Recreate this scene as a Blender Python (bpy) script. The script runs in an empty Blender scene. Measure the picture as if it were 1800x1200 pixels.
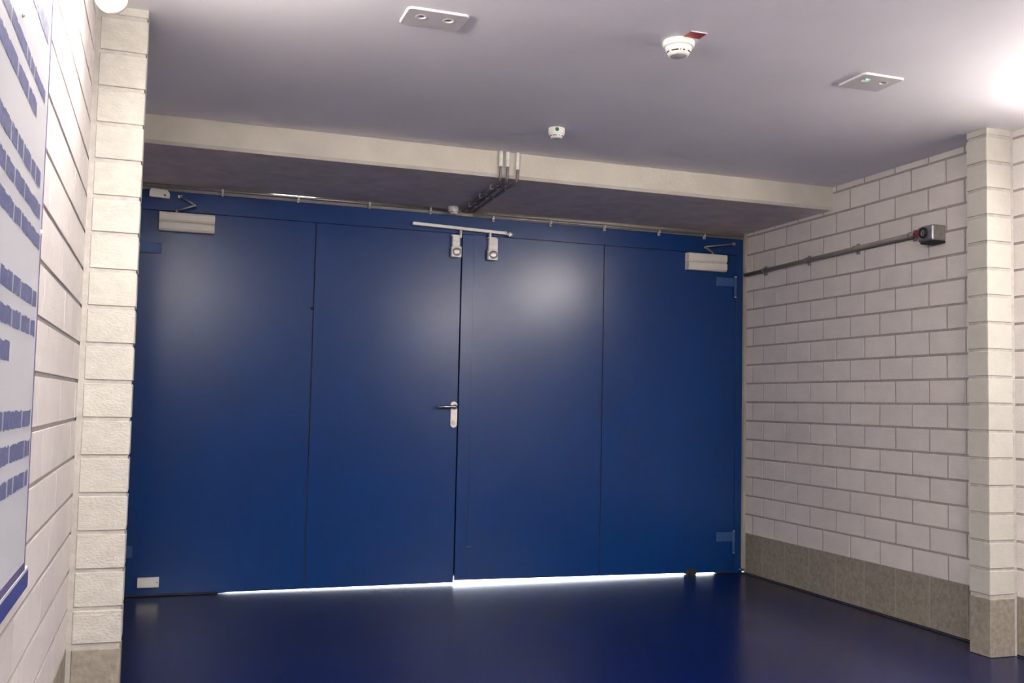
import bpy, bmesh, math, random
from mathutils import Vector, Matrix
random.seed(7)
S = bpy.context.scene
C = S.collection

# ------------------------------------------------------------------ camera
F_PX, RX, RY, RZ, CAM_H = 1762.24, 0.0621, -0.0213, -0.3333, 1.0968
def cam_matrix():
    cx, sx = math.cos(RX), math.sin(RX); cy, sy = math.cos(RY), math.sin(RY); cz, sz = math.cos(RZ), math.sin(RZ)
    Rx = Matrix(((1,0,0),(0,cx,-sx),(0,sx,cx))); Ry = Matrix(((cy,0,sy),(0,1,0),(-sy,0,cy))); Rz = Matrix(((cz,-sz,0),(sz,cz,0),(0,0,1)))
    M = Rz @ Rx @ Ry
    r, f, u = M.col[0], M.col[1], M.col[2]
    return Matrix(((r[0],u[0],-f[0],0),(r[1],u[1],-f[1],0),(r[2],u[2],-f[2],CAM_H),(0,0,0,1)))
cam = bpy.data.cameras.new('camera'); cam_o = bpy.data.objects.new('camera', cam); C.objects.link(cam_o)
cam.sensor_width = 36; cam.sensor_fit = 'HORIZONTAL'; cam.lens = F_PX/1800*36; cam.clip_start = .02
cam_o.matrix_world = cam_matrix(); S.camera = cam_o

# ------------------------------------------------------------------ world, sun, exposure
S.view_settings.view_transform = 'Standard'; S.view_settings.look = 'None'
S.view_settings.gamma = 1; S.view_settings.use_curve_mapping = False
S.view_settings.exposure = 1.44
w = bpy.data.worlds.new('daylight'); S.world = w; w.use_nodes = True
w.node_tree.nodes['Background'].inputs[0].default_value = (.80,.88,1,1)
w.node_tree.nodes['Background'].inputs[1].default_value = 4.0
sun = bpy.data.lights.new('sun', 'SUN'); sun.energy = 14; sun.angle = .01; sun.color = (1,.97,.92)
sun_o = bpy.data.objects.new('sun', sun); C.objects.link(sun_o)
sun_o.rotation_euler = Vector((-.12,-.90,-.42)).to_track_quat('-Z','Y').to_euler()
LAMP_R, LAMP_L, LAMP_FILL = 26.0, 29.0, 52.0   # emission of the tubular wall lamps; the last is the added rear fill
FILL_TUBE = 45.0          # emission of the unseen ceiling luminaire added behind the viewer

# ------------------------------------------------------------------ materials
def srgb(r, g, b):
    f = lambda c: (c/255/12.92) if c/255 <= .04045 else ((c/255+.055)/1.055)**2.4
    return (f(r), f(g), f(b), 1)
def mat(name, col, rough=.6, metal=0, var=.06, vscale=6, bump=0, bscale=80, spec=.5, stretch=(1,1,1), col2=None, tone=False, rvar=0, coat=0):
    m = bpy.data.materials.new(name); m.use_nodes = True; nt = m.node_tree; N = nt.nodes; L = nt.links
    b = N['Principled BSDF']; b.inputs['Roughness'].default_value = rough; b.inputs['Metallic'].default_value = metal
    b.inputs['Specular IOR Level'].default_value = spec; b.inputs['Coat Weight'].default_value = coat
    tc = N.new('ShaderNodeTexCoord'); mp = N.new('ShaderNodeMapping'); mp.inputs['Scale'].default_value = stretch
    L.new(tc.outputs['Object'], mp.inputs[0])
    nz = N.new('ShaderNodeTexNoise'); nz.inputs['Scale'].default_value = vscale; nz.inputs['Detail'].default_value = 5; L.new(mp.outputs[0], nz.inputs[0])
    mx = N.new('ShaderNodeMix'); mx.data_type = 'RGBA'
    c2 = col2 or tuple(c*(1-var*2) for c in col[:3])+(1,)
    c1 = col if col2 else tuple(min(1,c*(1+var)) for c in col[:3])+(1,)
    mx.inputs[6].default_value = c1; mx.inputs[7].default_value = c2
    rp = N.new('ShaderNodeMapRange'); rp.inputs[1].default_value = .3; rp.inputs[2].default_value = .7; L.new(nz.outputs[0], rp.inputs[0]); L.new(rp.outputs[0], mx.inputs[0])
    out = mx.outputs[2]
    if tone:
        at = N.new('ShaderNodeAttribute'); at.attribute_name = 'tone'
        hs = N.new('ShaderNodeHueSaturation'); L.new(out, hs.inputs['Color']); L.new(at.outputs['Fac'], hs.inputs['Value']); out = hs.outputs[0]
    L.new(out, b.inputs['Base Color'])
    if rvar:
        r2 = N.new('ShaderNodeMapRange'); r2.inputs[3].default_value = rough-rvar; r2.inputs[4].default_value = rough+rvar
        L.new(nz.outputs[0], r2.inputs[0]); L.new(r2.outputs[0], b.inputs['Roughness'])
    if bump:
        n2 = N.new('ShaderNodeTexNoise'); n2.inputs['Scale'].default_value = bscale; n2.inputs['Detail'].default_value = 3; L.new(mp.outputs[0], n2.inputs[0])
        bp = N.new('ShaderNodeBump'); bp.inputs['Strength'].default_value = bump; bp.inputs['Distance'].default_value = .004
        L.new(n2.outputs[0], bp.inputs['Height']); L.new(bp.outputs[0], b.inputs['Normal'])
    return m
def emit(name, col, s):
    m = bpy.data.materials.new(name); m.use_nodes = True
    b = m.node_tree.nodes['Principled BSDF']; b.inputs['Base Color'].default_value = (.8,.8,.8,1)
    b.inputs['Emission Color'].default_value = col; b.inputs['Emission Strength'].default_value = s
    return m
M = dict(
 block = mat('painted_block', (.65,.605,.575,1), .75, var=.03, vscale=9, bump=.35, bscale=70, stretch=(1,1,1.6), tone=True),
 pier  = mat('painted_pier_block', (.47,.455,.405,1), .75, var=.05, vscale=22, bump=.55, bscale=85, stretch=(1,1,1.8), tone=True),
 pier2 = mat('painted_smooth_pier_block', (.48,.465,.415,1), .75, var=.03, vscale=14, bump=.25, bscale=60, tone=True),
 mortar= mat('mortar', (.35,.315,.30,1), .9, var=.08, vscale=30, bump=.3, bscale=120),
 mortarp=mat('pilaster_mortar', (.43,.405,.37,1), .9, var=.08, vscale=30, bump=.3, bscale=120),
 dado  = mat('grey_dado_paint', (.265,.235,.19,1), .75, var=.13, vscale=45, bump=.4, bscale=70, tone=True),
 dadoj = mat('dado_joint', (.31,.285,.245,1), .8, bump=.2),
 ceil  = mat('ceiling_paint', (.90,.87,.90,1), .8, var=.02, vscale=2, bump=.03, bscale=200),
 conc  = mat('beam_concrete', (.62,.58,.50,1), .8, var=.05, vscale=5, bump=.25, bscale=60),
 soff  = mat('soffit_render', (.72,.63,.60,1), .9, var=.08, vscale=9, bump=.4, bscale=90),
 floor = mat('floor_epoxy', (.002,.005,.050,1), .23, var=.15, vscale=2.5, bump=.02, bscale=14, rvar=.05, spec=.25),
 door  = mat('door_paint', (.001,.034,.165,1), .25, var=.04, vscale=3, bump=.012, bscale=50, rvar=.02, spec=.48),
 hinge = mat('hinge_paint', (.028,.085,.25,1), .40),
 dark  = mat('dark_gap', (.01,.01,.012,1), .8),
 white = mat('white_plastic', (.88,.87,.81,1), .35, var=.01),
 grey  = mat('grey_closer_enamel', (.82,.78,.70,1), .45, var=.03),
 slot  = mat('detector_slot', (.03,.03,.025,1), .7),
 mesh_ = mat('detector_grille', (.62,.61,.57,1), .7, bump=.3, bscale=300),
 green = mat('green_sticker', (.02,.22,.10,1), .5),
 red   = mat('red_label', (.42,.05,.05,1), .5),
 redp  = mat('red_gland', (.30,.02,.03,1), .45),
 satin = mat('satin_steel', (.66,.63,.60,1), .42, .8, var=.02),
 chrome= mat('bright_steel', (.75,.75,.73,1), .22, 1, var=.02),
 steel = mat('galvanised_steel', (.50,.48,.47,1), .48, 1, var=.08, vscale=40),
 pipe  = mat('dark_conduit', (.24,.215,.21,1), .45, .2, var=.06, vscale=20),
 cond  = mat('grey_conduit', (.48,.45,.42,1), .45, .3, var=.06, vscale=20),
 plate = mat('luminaire_plate_paint', (.66,.62,.63,1), .5, var=.01),
 bevel = mat('plate_edge', (.85,.82,.80,1), .4, var=.01),
 board = mat('board_face', (.60,.60,.62,1), .35, var=.01),
 edge  = mat('board_edge', (.11,.09,.19,1), .4),
 text  = mat('board_lettering', (.08,.09,.21,1), .4, col2=(.17,.18,.31,1), vscale=60),
 thead = mat('board_heading', (.16,.17,.28,1), .4, col2=(.42,.43,.50,1), vscale=50),
 band  = mat('board_blue_band', (.02,.035,.23,1), .35),
 seal  = mat('beige_sealant', (.42,.38,.30,1), .7, bump=.3),
 rubber_and_shade= mat('black_rubber_and_shade', (.012,.012,.014,1), .7),  # also colours the black strips that stand in for shade at floor level
 outg  = mat('outdoor_concrete', (.62,.62,.60,1), .9, bump=.2),
 lamp  = emit('lamp_glass_lit', (1,.955,.90,1), LAMP_R),
 lampL = emit('lamp_glass_lit_left', (1,.955,.90,1), LAMP_L),
 lampFill = emit('lamp_fill_rear', (1,.955,.90,1), LAMP_FILL),
 tube  = emit('fill_tube_lit', (1,.955,.90,1), FILL_TUBE),
 led   = emit('green_led', (.1,1,.6,1), 3.0),
)
# ------------------------------------------------------------------ mesh helpers
class B:
    """collects shapes in world coordinates, then links them as one mesh object"""
    def __init__(s): s.bm = bmesh.new(); s.mats = []; s.t = s.bm.verts.layers.float.new('tone')
    def mi(s, m):
        if m not in s.mats: s.mats.append(m)
        return s.mats.index(m)
    def faces(s, vs, fs, m, tone=1, smooth=False):
        i = s.mi(m); v = [s.bm.verts.new(p) for p in vs]
        for q in v: q[s.t] = tone
        for f in fs:
            try:
                fc = s.bm.faces.new([v[k] for k in f]); fc.material_index = i; fc.smooth = smooth
            except ValueError: pass
        return v
    def box(s, a, b, m, bev=0, tone=1, seg=1):
        x0,y0,z0 = a; x1,y1,z1 = b
        v = s.faces([(x0,y0,z0),(x1,y0,z0),(x1,y1,z0),(x0,y1,z0),(x0,y0,z1),(x1,y0,z1),(x1,y1,z1),(x0,y1,z1)],
            [(3,2,1,0),(4,5,6,7),(0,1,5,4),(1,2,6,5),(2,3,7,6),(3,0,4,7)], m, tone)
        if bev:
            es = list({e for q in v for e in q.link_edges})
            bmesh.ops.bevel(s.bm, geom=es, offset=bev, segments=seg, affect='EDGES', profile=.5)
        return s
    def prism(s, poly, y0, y1, m, axis='y', bev=0):
        n = len(poly)
        P = (lambda p, y: (p[0],y,p[1])) if axis == 'y' else ((lambda p, y: (y,p[0],p[1])) if axis == 'x' else (lambda p, y: (p[0],p[1],y)))
        v = s.faces([P(p,y0) for p in poly]+[P(p,y1) for p in poly],
            [tuple(range(n)), tuple(range(2*n-1,n-1,-1))]+[(i,(i+1)%n,(i+1)%n+n,i+n) for i in range(n)], m)
        if bev: bmesh.ops.bevel(s.bm, geom=list({e for q in v for e in q.link_edges}), offset=bev, segments=2, affect='EDGES', profile=.5)
        return s
    def lathe(s, prof, c, axis, m, n=40, smooth=True):
        """prof: (radius, distance along axis)"""
        ax = Vector(axis).normalized(); u = ax.orthogonal().normalized(); w_ = ax.cross(u); c = Vector(c)
        i = s.mi(m); rings = []
        for r, h in prof:
            if r < 1e-6: rings.append([s.bm.verts.new(c+ax*h)])
            else: rings.append([s.bm.verts.new(c+ax*h+(u*math.cos(2*math.pi*k/n)+w_*math.sin(2*math.pi*k/n))*r) for k in range(n)])
        for R in rings:
            for q in R: q[s.t] = 1
        for a, b in zip(rings, rings[1:]):
            for k in range(n):
                q = [a[k%len(a)], a[(k+1)%n%len(a)], b[(k+1)%n%len(b)], b[k%len(b)]]
                q2 = []; [q2.append(x) for x in q if x not in q2]
                if len(q2) > 2:
                    f = s.bm.faces.new(q2); f.material_index = i; f.smooth = smooth
        return s
    def cyl(s, a, b, r, m, n=16, smooth=True):
        a, b = Vector(a), Vector(b); d = (b-a)
        return s.lathe([(0,0),(r,0),(r,d.length),(0,d.length)], a, d, m, n, smooth)
    def tube(s, pts, r, m, n=12):
        i = s.mi(m); pts = [Vector(p) for p in pts]; rings = []; u = None
        for k, p in enumerate(pts):
            t = ((pts[min(k+1,len(pts)-1)]-p).normalized() if k < len(pts)-1 else Vector()) + ((p-pts[k-1]).normalized() if k else Vector())
            t.normalize(); u = (t.orthogonal() if u is None else (u-t*u.dot(t))).normalized(); v = t.cross(u)
            rings.append([s.bm.verts.new(p+(u*math.cos(2*math.pi*j/n)+v*math.sin(2*math.pi*j/n))*r) for j in range(n)])
        for a, b in zip(rings, rings[1:]):
            for j in range(n):
                f = s.bm.faces.new((a[j],a[(j+1)%n],b[(j+1)%n],b[j])); f.material_index = i; f.smooth = True
        for R_ in (rings[0], rings[-1]):
            f = s.bm.faces.new(R_); f.material_index = i
        return s
    def build(s, name, parent=None, loc=None):
        root = parent
        off = Vector(loc) if loc else Vector()
        if parent is not None:
            while root.parent: root = root.parent
            off = root.location.copy()
        bmesh.ops.recalc_face_normals(s.bm, faces=s.bm.faces)
        bmesh.ops.translate(s.bm, verts=s.bm.verts, vec=-off)
        me = bpy.data.meshes.new(name); s.bm.to_mesh(me); s.bm.free()
        for m in s.mats: me.materials.append(M[m])
        for p_ in me.polygons:
            pass
        o = bpy.data.objects.new(name, me); C.objects.link(o)
        if parent is not None: o.parent = parent
        elif loc: o.location = loc
        return o
def arc(pts, rad, n=6):
    """round the corners of a polyline"""
    pts = [Vector(p) for p in pts]; out = [pts[0]]
    for a, b, c in zip(pts, pts[1:], pts[2:]):
        d1 = (a-b).normalized(); d2 = (c-b).normalized(); p1 = b+d1*rad; p2 = b+d2*rad
        for k in range(n+1):
            t = k/n; out.append(p1*(1-t)**2+b*2*t*(1-t)+p2*t*t)
    out.append(pts[-1]); return out
def tag(o, label=None, cat=None, group=None, kind=None):
    if label: o['label'] = label
    if cat: o['category'] = cat
    if group: o['group'] = group
    if kind: o['kind'] = kind
    return o
def thing(name, loc, label, cat, group=None, kind=None):
    o = bpy.data.objects.new(name, None); C.objects.link(o); o.location = loc; o.empty_display_size = .05
    return tag(o, label, cat, group, kind)

# ------------------------------------------------------------------ dimensions (metres), found from the photograph
XL, XR = -.269, 3.728            # side walls
PXL, PXR = -.099, 3.567          # inner faces of the two pilasters
PY0, PY1 = 3.624, 3.748          # pilaster depth
YD, YB = 5.919, 4.972            # door plane, face of the lintel beam
HD, CR, BL, CH = .2666, .125, .2524, 2.4265
ZS = 2.290                       # underside of the beam
YBACK = -11.0
JT = .012                        # joint width

# ------------------------------------------------------------------ block walls
def block(b, o, u, v, n, lu, lv, dep, ch, m, tone):
    """bevelled block lying on a wall plane: o corner on the mortar plane, u/v along the wall, n out of it"""
    o, u, v, n = map(Vector, (o,u,v,n)); P = []
    for d, c in ((0,0),(dep-ch,0),(dep,ch)):
        P += [o+n*d+u*a+v*e for a, e in ((c,c),(lu-c,c),(lu-c,lv-c),(c,lv-c))]
    b.faces(P, [(0,1,5,4),(1,2,6,5),(2,3,7,6),(3,0,4,7),(4,5,9,8),(5,6,10,9),(6,7,11,10),(7,4,8,11),(8,9,10,11)], m, tone)
def course(b, x, sx, z0, z1, phase, y0, y1, m, jt, rec, ch):
    k0 = math.floor((y0-5.696)/BL)-1; y = 5.696+(k0+phase)*BL
    while y < y1:
        a, c = max(y, y0)+jt/2, min(y+BL, y1)-jt/2
        if c-a > .012:
            block(b, (x-sx*rec, a, z0), (0,1,0), (0,0,1), (sx,0,0), c-a, z1-z0, rec+random.uniform(-.0004,.0004), ch, m, random.uniform(.965,1.03))
        y += BL
def side_wall(name, x, sx, label, jv=JT):
    """sx: direction the wall faces"""
    b = B(); rec = .0045
    out = x-sx*.20
    b.box((min(out,x-sx*rec), YBACK, 0), (max(out,x-sx*rec), YD+.0, 2.60), 'mortar')
    for k in range(0, 18):
        z0, z1 = HD+k*CR+JT/2, HD+(k+1)*CR-JT/2
        if k == 0: z0 = HD
        if k == 17: z1 = 2.47
        course(b, x, sx, z0, z1, 0 if k % 2 else .5, YBACK, YD, 'block', jv, rec, .0012 if jv > .008 else .0006)
    o = tag(b.build(name), label, 'wall', kind='structure')
    return o
side_wall('wall_left', XL, 1, 'white painted block wall on the left, behind the printed notice board', .0035)
side_wall('wall_right', XR, -1, 'white painted block wall on the right, with a conduit running along it')
def dado(name, x, sx, label, gaps):
    b = B()
    for y0, y1 in gaps:
        b.box((min(x-sx*.004,x+sx*.0012), y0, 0), (max(x-sx*.004,x+sx*.0012), y1, HD-.002), 'dadoj')
        course(b, x+sx*.003, sx, 0, HD, 0, y0, y1, 'dado', .009, .003, .001)
        b.box((min(x,x+sx*.010), y0, 0), (max(x,x+sx*.010), y1, .012), 'rubber_and_shade', .002)  # black strip put in for the shadow and reflection along the wall foot
    tag(b.build(name), label, 'baseboard', kind='structure')
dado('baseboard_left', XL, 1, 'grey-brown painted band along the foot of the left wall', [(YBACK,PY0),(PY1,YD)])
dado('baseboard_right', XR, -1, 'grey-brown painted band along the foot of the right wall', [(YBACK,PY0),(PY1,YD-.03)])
def pilaster(name, x0, x1, open_x, label):
    """open_x = +1 when the free side face looks towards +x"""
    b = B()
    a, c = (x0, x1-.005) if open_x > 0 else (x0+.005, x1)
    b.box((a, PY0+.004, 0), (c, PY1-.004, 2.47), 'mortarp')
    a, c = (x0+.018, x1) if open_x > 0 else (x0, x1-.018)
    for k in range(18):
        z0, z1 = HD+k*CR+JT/2, HD+(k+1)*CR-JT/2
        if k == 0: z0 = HD+.012
        if k == 17: z1 = 2.47
        j = random.uniform(-.0008,.0008)
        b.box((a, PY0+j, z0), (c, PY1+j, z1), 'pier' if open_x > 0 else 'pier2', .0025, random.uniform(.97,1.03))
    o = tag(b.build(name), label, 'pilaster', kind='structure')
    b = B(); b.box((a, PY0-.001, 0), (c, PY1+.001, HD-.006), 'dado', .003)
    b.build('painted_base', o)
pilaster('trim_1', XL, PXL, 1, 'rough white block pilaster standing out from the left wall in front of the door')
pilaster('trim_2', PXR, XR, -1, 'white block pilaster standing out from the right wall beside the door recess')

# back wall of the passage behind the viewer
b = B(); b.box((XL-.2, YBACK-.2, 0), (XR+.2, YBACK, 2.6), 'mortar')
for k in range(-2, 18):
    z0, z1 = HD+k*CR+JT/2, HD+(k+1)*CR-JT/2
    z0 = max(z0, .01)
    xx = XL-(BL/2 if k % 2 else 0)
    while xx < XR:
        a, c = max(xx, XL)+JT/2, min(xx+BL, XR)-JT/2
        if c-a > .02: block(b, (a, YBACK-.001, z0), (1,0,0), (0,0,1), (0,1,0), c-a, z1-z0, .006, .0025, 'block', random.uniform(.96,1.03))
        xx += BL
tag(b.build('wall_back'), 'white block wall closing the passage behind the viewer', 'wall', kind='structure')

# floor, ground outside, ceiling, beam
b = B(); b.box((XL-.2, YBACK-.2, -.12), (XR+.2, YD+.012, 0), 'floor')
tag(b.build('floor'), 'glossy dark navy painted floor in front of the door', 'floor', kind='structure')
b = B(); b.box((-8, YD+.012, -.12), (12, 22, -.002), 'outg')
tag(b.build('ground'), 'sunlit pale concrete ground outside, seen as a bright slit under the door', 'ground', kind='structure')
b = B()
b.box((XL+.004, YBACK+.004, CH), (XR-.004, YB-.005, CH+.022), 'ceil')
b.box((XL-.25, YBACK-.25, 2.47), (XR+.25, YD+.3, 2.66), 'dark')
tag(b.build('ceiling'), 'smooth pale grey ceiling over the passage', 'ceiling', kind='structure')
b = B()
b.prism([(YB,2.50),(YB,ZS+.016),(YB+.012,ZS),(YB+.012,2.50)], XL-.1, XR+.1, 'conc', 'x')
b.box((XL-.1, YB+.012, ZS), (XR+.1, YD+.25, 2.50), 'soff')
tag(b.build('trim_3'), 'pale concrete lintel beam with a dark underside across the top of the door recess', 'beam', kind='structure')

# ------------------------------------------------------------------ door frame
fr = thing('trim_4', (1.727, YD, 0), 'blue steel frame around the double door', 'door frame', kind='structure')
ZH = 2.136
b = B(); b.box((XL, YD, ZH+.004), (XR-.012, YD+.055, 2.252), 'door', .001)
b.build('header', fr)
b = B(); b.box((XL, YD-.002, 2.252), (1.66, YD+.06, ZS), 'pipe'); b.box((1.66, YD-.002, 2.252), (XR, YD+.06, ZS), 'seal'); b.box((1.70, YD-.008, 2.250), (XR-.014, YD-.0005, 2.255), 'seal'); b.build('top_sealant', fr)
for a, c in ((XL, -.238), (3.655, XR-.012)):
    b = B(); b.box((a, YD+.001, 0), (c, YD+.055, ZH+.004), 'door', .001); b.build('jamb', fr)
b = B(); b.box((XR-.020, YD-.022, .03), (XR, YD+.06, ZS), 'seal', .002); b.build('side_sealant', fr)
b = B(); b.cyl((XR-.030, YD-.006, .022), (XR-.030, YD+.002, .022), .006, 'chrome'); b.build('anchor_bolt', fr)
b = B(); b.box((XL-.1, YD+.062, .040), (XR+.12, YD+.085, 2.27), 'dark'); b.box((XL-.1, YD+.062, 0), (.30, YD+.085, .05), 'dark'); b.box((3.57, YD+.062, 0), (XR+.12, YD+.085, .05), 'dark'); b.build('rear_light_stop', fr)  # unseen dark sheet behind the leaves, added to stop daylight leaking through

# ------------------------------------------------------------------ door leaves
def leaf(root, x0, x1, seams, zb0, zb1, flats=()):
    """panelled sheet steel leaf; zb0/zb1: height of its lower edge at x0/x1"""
    zb = lambda x: zb0(x)
    b = B(); xs = [x0]+list(seams)+[x1]
    for a, c in zip(xs, xs[1:]):
        a2, c2 = a+(.003 if a != x0 else 0), c-(.003 if c != x1 else 0)
        st = [a2]+[q for q in flats if a2 < q < c2]+[c2]
        poly = [(q, zb(q)) for q in st]+[(c2, ZH+.0015),(a2, ZH+.0015)]
        b.prism(poly, YD, YD+.045, 'door', 'y', 0)
    st = [x0+.002]+[q for q in flats if x0 < q < x1]+[x1-.002]
    b.prism([(q, zb(q)+.001) for q in st]+[(x1-.002, ZH),(x0+.002, ZH)], YD+.004, YD+.043, 'dark')
    return b.build('leaf', root)
XC = 1.7075
def lerp(pts):
    def f(x):
        for (a, p), (c, q) in zip(pts, pts[1:]):
            if x <= c: return p+(q-p)*max(0,(x-a))/(c-a)
        return pts[-1][1]
    return f
def closer(root, x0, x1, z0, z1, arms):
    b = B(); d = .052; zm = (z0+z1)/2
    # two fluted housings one above the other
    for a, c in ((zm+.001, z1), (z0, zm-.001)):
        n = 5; poly = [(YD, a), (YD-d+.010, a), (YD-d, a+.012), (YD-d-.001, c-.010), (YD-d+.006, c), (YD, c)]
        b.prism(poly, x0, x1, 'grey', 'x', .0012)
    o = b.build('door_closer', root)
    b = B(); (sx, sz), (ex, ez) = arms[0], arms[1]
    b.cyl((sx, YD-.030, z1-.002), (sx, YD-.030, z1+.018), .008, 'chrome')
    yy = YD-.030
    b.tube([(sx, yy, z1+.012), (ex, YD-.075, ez)], .006, 'steel')
    b.lathe([(0,-.006),(.009,-.006),(.009,.010),(0,.010)], (ex, YD-.075, ez-.002), (0,0,1), 'chrome', 16)
    fx, fz = arms[2]
    b.tube([(ex, YD-.075, ez+.004), (fx, YD-.012, fz)], .005, 'steel')
    b.box((fx-.012, YD-.016, fz-.010), (fx+.012, YD, fz+.010), 'chrome', .002)
    b.build('closer_arm', o)
    return o
def hinge(root, side, xp, z0, z1, plate_x, pz0, pz1):
    b = B(); b.box((min(plate_x,xp), YD-.008, pz0), (max(plate_x,xp), YD+.002, pz1), 'hinge', .002)
    o = b.build('hinge', root)
    b = B(); b.cyl((xp, YD-.012, z0+.004), (xp, YD-.012, z1-.004), .0085, 'hinge')
    for z in (z0, z1): b.lathe([(0,-.005),(.008,-.005),(.011,0),(.008,.005),(0,.005)], (xp, YD-.012, z), (0,0,1), 'chrome', 16)
    tag(b.build('hinge_pin', o), 'hinge pin with bright steel ends')
def roller_bracket(root, x0, x1, z0, z1, postx, zpost):
    w_ = x1-x0; zm = z0+.068
    b = B()
    b.box((x0+.006, YD-.030, zm), (x1-.010 if postx > x0+w_/2 else x1, YD, z1), 'white', .003)
    b.box((x0+.006, YD-.034, (zm+z1)/2-.003), (x1-.012, YD-.028, (zm+z1)/2), 'grey', .001)
    b.box((postx-.006, YD-.034, z1-.012), (postx+.006, YD-.004, zpost), 'grey', .002)
    b.box((min(x0,postx), YD-.032, z1-.004), (max(postx,x1-.01), YD-.004, z1+.004), 'grey', .001)
    o = b.build('rail_bracket', root)
    b = B(); b.box((x0, YD-.038, z0), (x1, YD, zm), 'white', .006, seg=3)
    b.lathe([(.026,0),(.025,.006),(.012,.009),(0,.0095)], ((x0+x1)/2, YD-.038, (z0+zm)/2), (0,-1,0), 'satin', 28)
    b.build('bracket_cap', o)

d1 = thing('door_1', (.735, YD, 0), 'left leaf of the blue steel double door, the one with the lever handle', 'door', kind='structure')
leaf(d1, -.235, XC-.004, [.812], lerp([(-.3,.001),(.33,.002),(.40,.006),(1.70,.011)]), None, flats=(.33,.40))
closer(d1, -.060, .238, 2.022, 2.126, [(.030, 0), (.125, 2.168), (.046, 2.222)])
hinge(d1, -1, -.190, 1.862, 2.002, -.040, 1.895, 1.955)
hinge(d1, -1, -.190, .140, .290, -.125, .212, .276)
roller_bracket(d1, 1.634, 1.698, 1.987, 2.122, 1.692, 2.178)
b = B(); b.box((-.235, YD-.003, .0005), (.335, YD+.040, .011), 'rubber_and_shade', .001); b.build('bottom_shade_strip', d1)  # black strip standing in for the shadow line under the leaf
# lever handle
b = B()
hx, pz0, pz1 = 1.681, .944, 1.104
pts = []
for k in range(13): t = math.pi*k/12; pts.append((hx+.0205*math.cos(t), pz1-.0205+.0205*math.sin(t)))
for k in range(13): t = math.pi+math.pi*k/12; pts.append((hx+.0205*math.cos(t), pz0+.0205+.0205*math.sin(t)))
b.prism(pts, YD-.009, YD, 'satin', 'y', .0015)
h = b.build('handle_plate', d1)
b = B(); b.tube(arc([(hx+.004, YD-.004, 1.072), (hx+.004, YD-.055, 1.072), (hx-.115, YD-.052, 1.070)], .018), .0088, 'chrome', 14)
b.lathe([(.016,0),(.015,.008),(.011,.010)], (hx+.004, YD-.009, 1.072), (0,-1,0), 'chrome', 24)
b.build('lever', h)
b = B(); b.lathe([(0,0),(.013,0),(.012,.005),(0,.006)], (hx, YD-.008, .975), (0,-1,0), 'white', 24); b.box((hx-.0015, YD-.0148, .969), (hx+.0015, YD-.0138, .981), 'slot'); b.build('lock_cylinder', h)
b = B(); b.lathe([(0,0),(.007,0),(.005,.004),(0,.005)], (.804, YD, 1.630), (0,-1,0), 'dark', 16); b.build('rivet', d1)

d2 = thing('door_2', (2.68, YD, 0), 'right leaf of the blue steel double door, without a handle', 'door', kind='structure')
leaf(d2, XC+.004, 3.650, [2.670], lerp([(1.70,.023),(2.6,.017),(3.50,.010),(3.56,.001),(3.7,.001)]), None, flats=(2.6,3.50,3.56))
closer(d2, 3.262, 3.555, 2.015, 2.128, [(3.455, 0), (3.370, 2.165), (3.628, 2.214)])
hinge(d2, 1, 3.642, 1.850, 1.988, 3.502, 1.922, 1.982)
hinge(d2, 1, 3.642, .134, .280, 3.515, .210, .272)
roller_bracket(d2, 1.869, 1.933, 1.984, 2.124, 1.882, 2.168)
b = B(); b.box((XC+.004, YD-.0025, .034), (1.788, YD+.002, ZH-.003), 'door', .001); b.build('meeting_strip', d2)
b = B(); b.box((1.781, YD-.004, .219), (1.811, YD+.001, .226), 'hinge', .001); tag(b.build('paint_chip', d2), 'small light blue scuff')
b = B(); b.box((3.295, YD-.012, 0.001), (3.368, YD+.040, .040), 'rubber_and_shade', .006); b.build('door_stop', d2)
b = B(); b.box((3.525, YD-.003, .0005), (3.650, YD+.040, .011), 'rubber_and_shade', .001); b.build('bottom_shade_strip', d2)  # black strip for the shaded end of the slit

# small boxes near the left edge
t = tag(B().prism([(-.118,2.209),(-.010,2.205),(-.008,2.232),(-.024,2.252),(-.108,2.257),(-.118,2.240)], YD-.030, YD, 'white', 'y', .004).build('contact_box', None, (-.065, YD, 2.2)),
    'small white plastic contact box on the frame header above the left door closer', 'sensor box')
b = B(); b.box((-.040, YD-.0325, 2.216), (-.030, YD-.029, 2.226), 'slot', .001); b.build('indicator_window', t)
b = B(); b.box((-.092, YD-.022, .050), (.020, YD, .105), 'white', .003, seg=2)
t = tag(b.build('cover_plate', None, (-.036, YD, .05)), 'small white plate low on the left door leaf, mirrored in the floor', 'plate')
b = B(); b.lathe([(.004,0),(.003,.002),(0,.0025)], (.010, YD-.022, .078), (0,-1,0), 'chrome', 12); b.build('screw', t)

# white rail over the meeting edges of the leaves
rail = thing('coordinator_rail', (1.70, YD-.03, 2.17), 'slim white steel rail tilted slightly across the middle of the double door', 'rail')
ra, rb = Vector((1.388, YD-.022, 2.176)), Vector((1.990, YD-.022, 2.160))
b = B(); dd = (rb-ra)
b.prism([(ra.x, ra.z-.009),(rb.x, rb.z-.010),(rb.x, rb.z+.009),(ra.x, ra.z+.010)], YD-.036, YD-.012, 'white', 'y', .003)
b.build('bar', rail)
b = B(); b.prism([(rb.x-.020,rb.z+.010),(rb.x-.002,rb.z-.010),(rb.x+.012,rb.z-.012),(rb.x-.010,rb.z+.012)], YD-.040, YD-.010, 'grey', 'y', .002); b.build('end_fitting', rail)
b = B(); b.lathe([(0,-.016),(.010,-.014),(.016,0),(.010,.014),(0,.016)], (2.012, YD-.028, 2.154), (1,0,-.25), 'white', 24); b.build('end_knob', rail)
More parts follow.
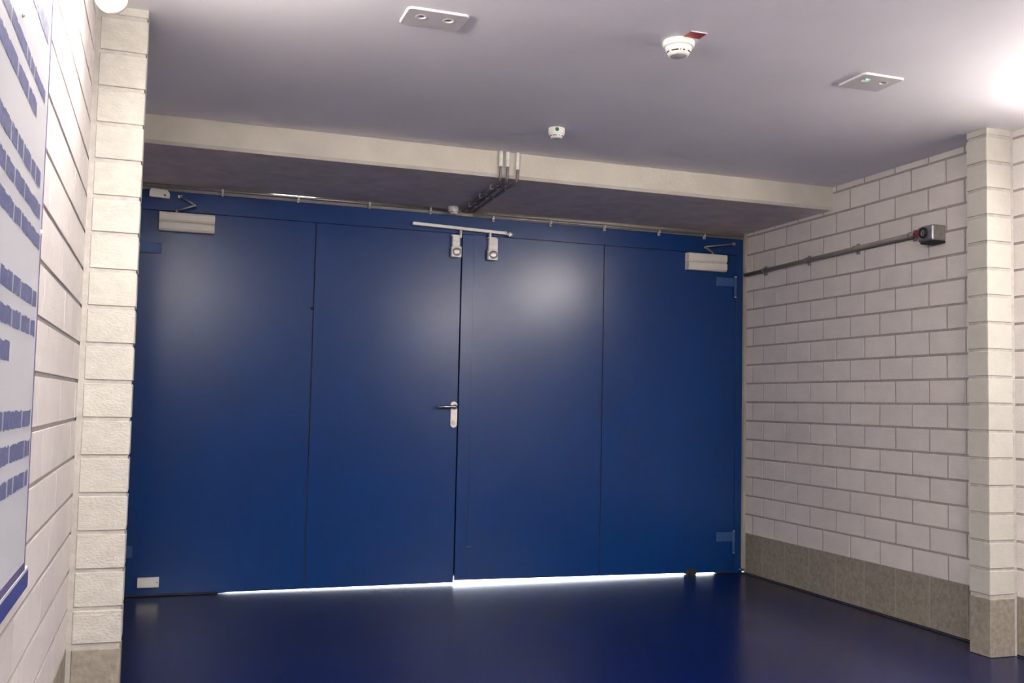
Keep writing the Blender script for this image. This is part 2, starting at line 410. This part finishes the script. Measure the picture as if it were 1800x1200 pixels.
for x in (1.42, 1.95):
    b = B(); z = ra.z+(x-ra.x)/dd.x*dd.z; b.box((x-.008, YD-.014, z-.007), (x+.008, YD, z+.007), 'grey', .001); b.build('spacer', rail)

# ------------------------------------------------------------------ conduits along the head of the door
def clip_x(o, x, y, z, r, wallz=-1):
    b = B(); b.lathe([(r+.0005,-.006),(r+.003,-.005),(r+.003,.005),(r+.0005,.006)], (x, y, z), (1,0,0), 'grey', 20)
    b.box((x-.006, y-.003, z-r-.022), (x+.006, YD, z-r), 'grey', .001)
    c = b.build('pipe_clip', o)
    b = B(); b.lathe([(0,0),(.006,0),(.005,.004),(0,.006)], (x, y-.003, z-r-.013), (0,-1,0), 'chrome', 14); b.build('screw', c)
def conduit(name, pts, r, m, loc, label, group, rad=.03):
    t = thing(name, loc, label, 'pipe', group)
    b = B(); b.tube(arc(pts, rad) if len(pts) > 2 else pts, r, m); b.build('pipe', t)
    return t
zc, yc = 2.276, YD-.014
t = conduit('conduit', [(XL+.02, yc, zc), (1.60, yc, zc)], .0075, 'steel', (.7, yc, zc), 'thin steel conduit along the head of the left door leaf', 'conduits above the door')
for x in (.275, .703, 1.124, 1.50): clip_x(t, x, yc, zc, .0075)
t = conduit('conduit', [(1.74, yc, zc), (3.700, yc, zc)], .008, 'cond', (2.7, yc, zc), 'upper of the two conduits along the head of the right door leaf', 'conduits above the door')
t = conduit('conduit', [(1.77, yc-.004, zc-.018), (3.700, yc-.004, zc-.018)], .0055, 'steel', (2.7, yc, zc-.018), 'lower, brighter of the two conduits along the head of the right door leaf', 'conduits above the door')
for x in (1.905, 2.290, 2.665, 3.060, 3.40): clip_x(t, x, yc-.004, zc-.018, .0055)

# three conduits coming down the beam and back under it
for k, (x, x2, rr, zz, lab) in enumerate(((1.634, 1.700, .0095, 2.345, 'leftmost of the three bent conduits coming down over the beam'),
        (1.672, 1.735, .0095, 2.345, 'middle one of the three bent conduits coming down over the beam'),
        (1.728, 1.770, .0095, 2.335, 'rightmost of the three bent conduits coming down over the beam'))):
    yf = YB-.012; zz2 = ZS-.013
    t = thing('bent_conduit', (x, YB, zz2), lab, 'pipe', 'conduits over the beam')
    b = B(); b.tube(arc([(x, yf, zz+.002), (x-.002, yf, zz2-.006), (x+(x2-x)*.25, yf+.14, zz2), (x2, YD-.03, zz2)], .035, 8), .0085, 'pipe'); b.build('pipe', t)
    b = B(); b.cyl((x, yf, CH-.001), (x, yf, zz), .0105, 'white'); b.build('upper_sleeve', t)
    for y in (YB+.20, YB+.45, YB+.72):
        f = (y-YB-.14)/(YD-.03-YB-.14)*.75+.25; xx = x+(x2-x)*f
        b = B(); b.lathe([(.009,-.006),(.012,-.005),(.012,.005),(.009,.006)], (xx, y, zz2), (0,1,0), 'cond', 16); b.box((xx-.011, y-.006, zz2+.008), (xx+.011, y+.006, ZS), 'cond', .001)
        b.build('pipe_clip', t)
    b = B(); b.lathe([(.0107,-.004),(.0125,-.003),(.0125,.003),(.0107,.004)], (x, yf, CH-.045), (0,0,1), 'grey', 16); b.box((x-.006, yf+.006, CH-.051), (x+.006, YB, CH-.039), 'grey', .001); b.build('pipe_clip', t)

# ------------------------------------------------------------------ detectors
def detector(name, x, y, z, R, H, label, group, q=0, hr=1):
    t = thing(name, (x, y, z), label, 'smoke detector', group)
    # q lengthens the base, hr widens the head
    b = B(); b.lathe([(0,0),(R*.96,0),(R,H*.06),(R*.99,H*(.34+q)),(R*.95,H*(.40+q)),(R*.80,H*(.41+q))], (x,y,z), (0,0,-1), 'white', 56); b.build('base', t)
    b = B(); b.lathe([(R*.78*hr,H*(.38+q)),(R*.83*hr,H*(.42+q)),(R*.82*hr,H*(.56+q*.6)),(R*.74*hr,H*.74),(R*.70*hr,H*.80),(R*.62*hr,H*.96),(R*.50*hr,H*.99)], (x,y,z), (0,0,-1), 'white', 56)
    h_ = b.build('head', t)
    b = B(); b.lathe([(R*.52*hr,H*.985),(R*.44*hr,H*1.01),(0,H*1.02)], (x,y,z), (0,0,-1), 'mesh_', 40); b.build('grille', h_)
    # slots round the head
    vc = math.atan2(-y, -x)
    for a0, a1 in ((-.62,.02),(.16,.22),(.40,.58),(.9,1.5),(1.65,2.3),(2.45,3.1),(3.25,3.9),(4.05,4.7),(4.85,5.4)):
        b = B(); n = 8; vs = []
        for k in range(n+1):
            a = vc+a0+(a1-a0)*k/n
            for hh, rr in ((.735,.752),(.80,.712)):
                vs.append((x+R*rr*hr*math.cos(a), y+R*rr*hr*math.sin(a), z-H*hh))
        b.faces(vs, [(2*k,2*k+1,2*k+3,2*k+2) for k in range(n)], 'slot'); b.build('slot', h_)
    return t
det = detector('smoke_detector', 1.722, 3.190, CH, .058, .056, 'large white round smoke detector on the ceiling with a red label beside it', 'round detectors')
det2 = detector('smoke_detector', 1.742, 4.440, CH, .040, .050, 'small white smoke detector on the ceiling near the beam, with a green dot on it', 'round detectors', .20, 1.05)
det3 = detector('smoke_detector', 1.630, 5.850, ZS, .033, .045, 'tiny white round detector under the beam where the door-head conduits meet', 'round detectors', .20, 1.05)
# green dot on the side of the second detector
vc = math.atan2(-4.44, -1.742); R_ = .0405
b = B(); n = 20; vs = []
for k in range(n):
    t_ = 2*math.pi*k/n; a = vc+.06+.0098/R_*math.cos(t_); vs.append((1.742+R_*math.cos(a), 4.44+R_*math.sin(a), CH-.0135+.0098*math.sin(t_)))
b.faces(vs, [tuple(range(n))], 'green'); tag(b.build('dot_sticker', det2), 'green round dot')
b = B(); b.box((1.712, 3.078, CH-.0025), (1.776, 3.135, CH-.0002), 'red', .0004); b.box((1.712, 3.0765, CH-.0035), (1.776, 3.0785, CH-.0002), 'bevel')
tag(b.build('detector_label', None, (1.744, 3.10, CH)), 'small square red label stuck to the ceiling behind the large smoke detector', 'label')

# ------------------------------------------------------------------ twin-spot emergency plates in the ceiling
def spot_plate(x0, x1, y0, y1, label, led):
    t = thing('emergency_light', ((x0+x1)/2, (y0+y1)/2, CH), label, 'ceiling light', 'twin-spot plates in the ceiling')
    th = .007; r = .018
    def rr(ins):
        p = []
        for cx, cy, a0 in ((x1-r, y1-r, 0), (x0+r, y1-r, 90), (x0+r, y0+r, 180), (x1-r, y0+r, 270)):
            for k in range(6): a = math.radians(a0+18*k); p.append((cx+(r-ins)*math.cos(a), cy+(r-ins)*math.sin(a)))
        return p
    cs = [(x0+(x1-x0)*.27, y0+.062), (x0+(x1-x0)*.72, y0+.062)]
    hr = .0155
    b = B(); n = 24
    o1, o2 = rr(0), rr(.004)
    b.faces([(x,y,CH) for x,y in o1]+[(x,y,CH-th*.5) for x,y in o1]+[(x,y,CH-th) for x,y in o2],
        [(i,(i+1)%n,n+(i+1)%n,n+i) for i in range(n)]+[(n+i,n+(i+1)%n,2*n+(i+1)%n,2*n+i) for i in range(n)], 'bevel')
    # face with two round holes, filled by triangulation
    bm = b.bm; mi = b.mi('plate'); rings = [o2]+[[(cx+hr*math.cos(2*math.pi*k/20), cy+hr*math.sin(2*math.pi*k/20)) for k in range(20)] for cx, cy in cs]
    es = []
    for ring in rings:
        vs = [bm.verts.new((x,y,CH-th)) for x,y in ring]
        for q in vs: q[b.t] = 1
        es += [bm.edges.new((vs[i], vs[(i+1)%len(vs)])) for i in range(len(vs))]
    g = bmesh.ops.triangle_fill(bm, edges=es, use_beauty=True, use_dissolve=False)
    for f in g['geom']:
        if isinstance(f, bmesh.types.BMFace): f.material_index = mi
    b.build('plate', t)
    for i, (cx, cy) in enumerate(cs):
        b = B(); b.lathe([(hr+.0045,-th-.0005),(hr+.003,-th-.0018),(hr,-th-.0012),(hr-.0015,.000)], (cx,cy,CH), (0,0,1), 'bevel', 32)
        s_ = b.build('spot_rim', t)
        b = B(); b.lathe([(hr-.001,-.0008),(0,-.0006)], (cx,cy,CH), (0,0,1), 'slot', 24); b.build('spot_recess', s_)
        if led and i == 0:
            b = B(); b.lathe([(0,-.006),(.003,-.004),(.0035,-.0005)], (cx+.007, cy+.001, CH), (0,0,1), 'led', 14); b.build('indicator_led', s_)
spot_plate(.728, .945, 3.238, 3.394, 'rectangular grey ceiling plate with two dark round spots, left one of the two plates', False)
spot_plate(2.552, 2.748, 3.204, 3.378, 'rectangular grey ceiling plate with two spots, one glowing green, near the right side', True)

# ------------------------------------------------------------------ tubular wall luminaires
def batten(xw, sx, y0, y1, z, label, group='tubular wall lamps', glass='lamp'):
    t = thing('wall_luminaire', (xw, (y0+y1)/2, z), label, 'lamp', group)
    x = xw+sx*.080; r = .043
    b = B(); b.lathe([(r, .023), (r, y1-y0-.023)], (x, y0, z), (0,1,0), glass, 40); b.build('glass_tube', t)
    for ya, yb in ((y0, y0+.024), (y1-.024, y1)):
        b = B(); b.lathe([(0,0),(r-.004,0),(r+.002,.005),(r+.002,yb-ya-.001),(r-.004,yb-ya)], (x, ya, z), (0,1,0), 'grey', 40); b.build('end_cap', t)
    for y in (y0+.22, y1-.22):
        b = B(); b.lathe([(r+.001,-.012),(r+.004,-.011),(r+.004,.011),(r+.001,.012)], (x, y, z), (0,1,0), 'steel', 32)
        b.box((min(xw, x-sx*r), y-.010, z-.010), (max(xw, x-sx*r), y+.010, z+.010), 'steel', .002); b.build('bracket', t)
batten(XL, 1, 1.56, 3.10, 2.253, 'glowing tubular lamp high on the left wall above the notice board', glass='lampL')
batten(XR, -1, 1.56, 3.10, 2.253, 'glowing tubular lamp high on the right wall in front of the pilaster')
batten(XL, 1, -1.80, -.26, 2.253, 'unseen tubular fill lamp added high on the left wall behind the viewer', glass='lampFill')  # unseen rear pair, added as fill for the beam and pilasters
batten(XR, -1, -1.80, -.26, 2.253, 'unseen tubular fill lamp added high on the right wall behind the viewer', glass='lampFill')
def luminaire(x, y, label):
    t = thing('ceiling_fill_luminaire', (x, y, CH), label, 'lamp')
    b = B(); b.box((x-.075, y-.60, CH-.035), (x+.075, y+.60, CH), 'white', .005); b.build('housing', t)
    b = B(); b.prism([(x-.065,CH-.035),(x-.060,CH-.060),(x-.035,CH-.078),(x+.035,CH-.078),(x+.060,CH-.060),(x+.065,CH-.035)], y-.585, y+.585, 'tube'); b.build('diffuser', t)
luminaire(.50, -1.3, 'unseen white tube luminaire added on the ceiling behind the viewer as fill')  # unseen, added to light the room and the left leaf's broad highlight

# ------------------------------------------------------------------ key-switch box and its conduit on the right wall
t = thing('switch_box', (XR, 4.13, 2.02), 'small grey metal box with a round dark-rimmed switch on the right wall', 'switch box')
bx0, by0, by1, bz0, bz1 = XR-.085, 4.055, 4.165, 1.970, 2.052
b = B(); b.box((bx0, by0, bz0), (XR, by1, bz1), 'steel', .010, seg=3); b.build('housing', t)
cy_ = by1-.045; cz_ = 2.014
b = B(); b.lathe([(.017,0),(.017,.007),(.019,.011),(.026,.011),(.028,.006),(.028,0)], (bx0, cy_, cz_), (-1,0,0), 'rubber_and_shade', 32)
k_ = b.build('switch_rim', t)
b = B(); b.lathe([(.017,.004),(0,.005)], (bx0, cy_, cz_), (-1,0,0), 'steel', 24); b.box((bx0-.007, cy_-.002, cz_-.009), (bx0-.004, cy_+.002, cz_+.009), 'slot'); b.build('switch_core', k_)
b = B(); b.box((bx0+.006, by0+.004, bz0-.010), (XR, by1-.012, bz0+.001), 'rubber_and_shade', .002); b.build('bottom_gasket', t)
b = B(); b.cyl((XR-.062, by1-.006, 2.022), (XR-.050, by1+.045, 2.026), .021, 'redp', 20); tag(b.build('cable_gland', t), 'red cable gland')
t = conduit('wall_conduit', [(XR-.022, YD-.030, 2.004), (XR-.036, by1+.040, 2.030)], .0125, 'pipe', (XR, 5.0, 2.0), 'dark conduit running along the right wall from the door to the switch box', None)
for y in (5.66, 5.19, 4.73, 4.27):
    b = B(); b.lathe([(.0130,-.008),(.0175,-.007),(.0175,.007),(.0130,.008)], (XR-.022-.014*(5.89-y)/1.69, y, 2.004+.026*(5.89-y)/1.69), (0,1,0), 'pipe', 20); zc_ = 2.004+.026*(5.89-y)/1.69; b.box((XR-.014, y-.010, zc_-.030), (XR, y+.010, zc_+.030), 'pipe', .002)
    b.build('pipe_clip', t)

# ------------------------------------------------------------------ notice board on the left wall
bd = thing('notice_board', (XL+.003, 1.8, .70), 'large pale grey notice board with blurred blue text and a blue band along its foot', 'notice board')
XF = -.252
b = B(); b.box((XL+.003, 1.32, .740), (XF, 2.262, 2.10), 'board', .001); b.build('panel', bd)
b = B()
b.box((XL+.003, 2.262, .740), (XF+.0015, 2.2665, 2.10), 'edge'); b.box((XL+.003, 1.32, .740), (XF+.0012, 2.264, .757), 'edge')
b.build('edge_strip', bd)
b = B(); b.box((XL+.003, 1.32, .7325), (XF+.002, 2.318, .740), 'board', .0005); tag(b.build('white_line', bd), 'thin white line')
b = B(); b.box((XL+.003, 1.32, .697), (XF+.002, 2.322, .7325), 'band', .0005); tag(b.build('foot_band', bd), 'royal blue band')
rows = [(1.850,1.811,[(1.42,1.60),(1.62,1.93),(1.955,2.03),(2.045,2.222)]),
 (1.713,1.686,[(1.40,1.60),(1.615,1.733),(1.745,1.927),(1.938,1.974),(1.986,2.034),(2.046,2.215)]),
 (1.657,1.625,[(1.40,1.52),(1.53,1.828),(1.842,1.966),(1.98,2.095)]),
 (1.543,1.508,[(1.40,1.63),(1.645,1.792),(1.806,1.868),(1.882,1.942),(1.956,2.048),(2.062,2.120),(2.134,2.205)]),
 (1.480,1.448,[(1.40,1.55),(1.56,1.752),(1.764,1.855),(1.868,1.982),(1.994,2.225)]),
 (1.421,1.389,[(1.40,1.68),(1.69,1.863),(1.877,1.958),(1.972,2.243)]),
 (1.303,1.270,[(1.40,1.75),(1.762,1.895),(1.909,1.995),(2.010,2.163),(2.178,2.235)]),
 (1.244,1.211,[(1.40,1.70),(1.712,1.903),(1.917,2.018),(2.035,2.150),(2.168,2.235)]),
 (1.186,1.151,[(1.40,1.66),(1.67,1.902)]),
 (1.066,1.032,[(1.40,1.72),(1.735,1.860),(1.874,2.103),(2.118,2.236)]),
 (1.006,.972,[(1.40,1.76),(1.772,1.955),(1.970,2.158),(2.172,2.210),(2.220,2.246)]),
 (.945,.914,[(1.40,1.80),(1.812,1.950),(1.964,2.022),(2.038,2.180),(2.196,2.236)])]
for i, (zt, zb_, ws) in enumerate(rows):
    b = B()
    for y0, y1 in ws:
        # ragged word silhouettes: ascenders and descenders vary letter by letter
        n = max(2, int((y1-y0)/.018)); lw = (y1-y0)/n
        vs, fs = [], []
        for k in range(n):
            a, c = y0+k*lw, y0+(k+1)*lw
            zt2, zb2 = zt-random.choice((0,0,.001,.003)), zb_+random.choice((0,0,.001,.002))
            j = len(vs); vs += [(XF+.0006,a,zb2),(XF+.0006,c,zb2),(XF+.0006,c,zt2),(XF+.0006,a,zt2)]; fs.append((j,j+1,j+2,j+3))
        b.faces(vs, fs, 'thead' if i == 0 else 'text')
    b.build('text_line', bd)
for y, z in ((2.268,1.430),(1.857,1.741)):
    b = B(); b.lathe([(0,0),(.006,0),(.005,.0035),(0,.005)], (XF, y-.004, z), (1,0,0), 'white', 16); b.build('fixing_screw', bd)
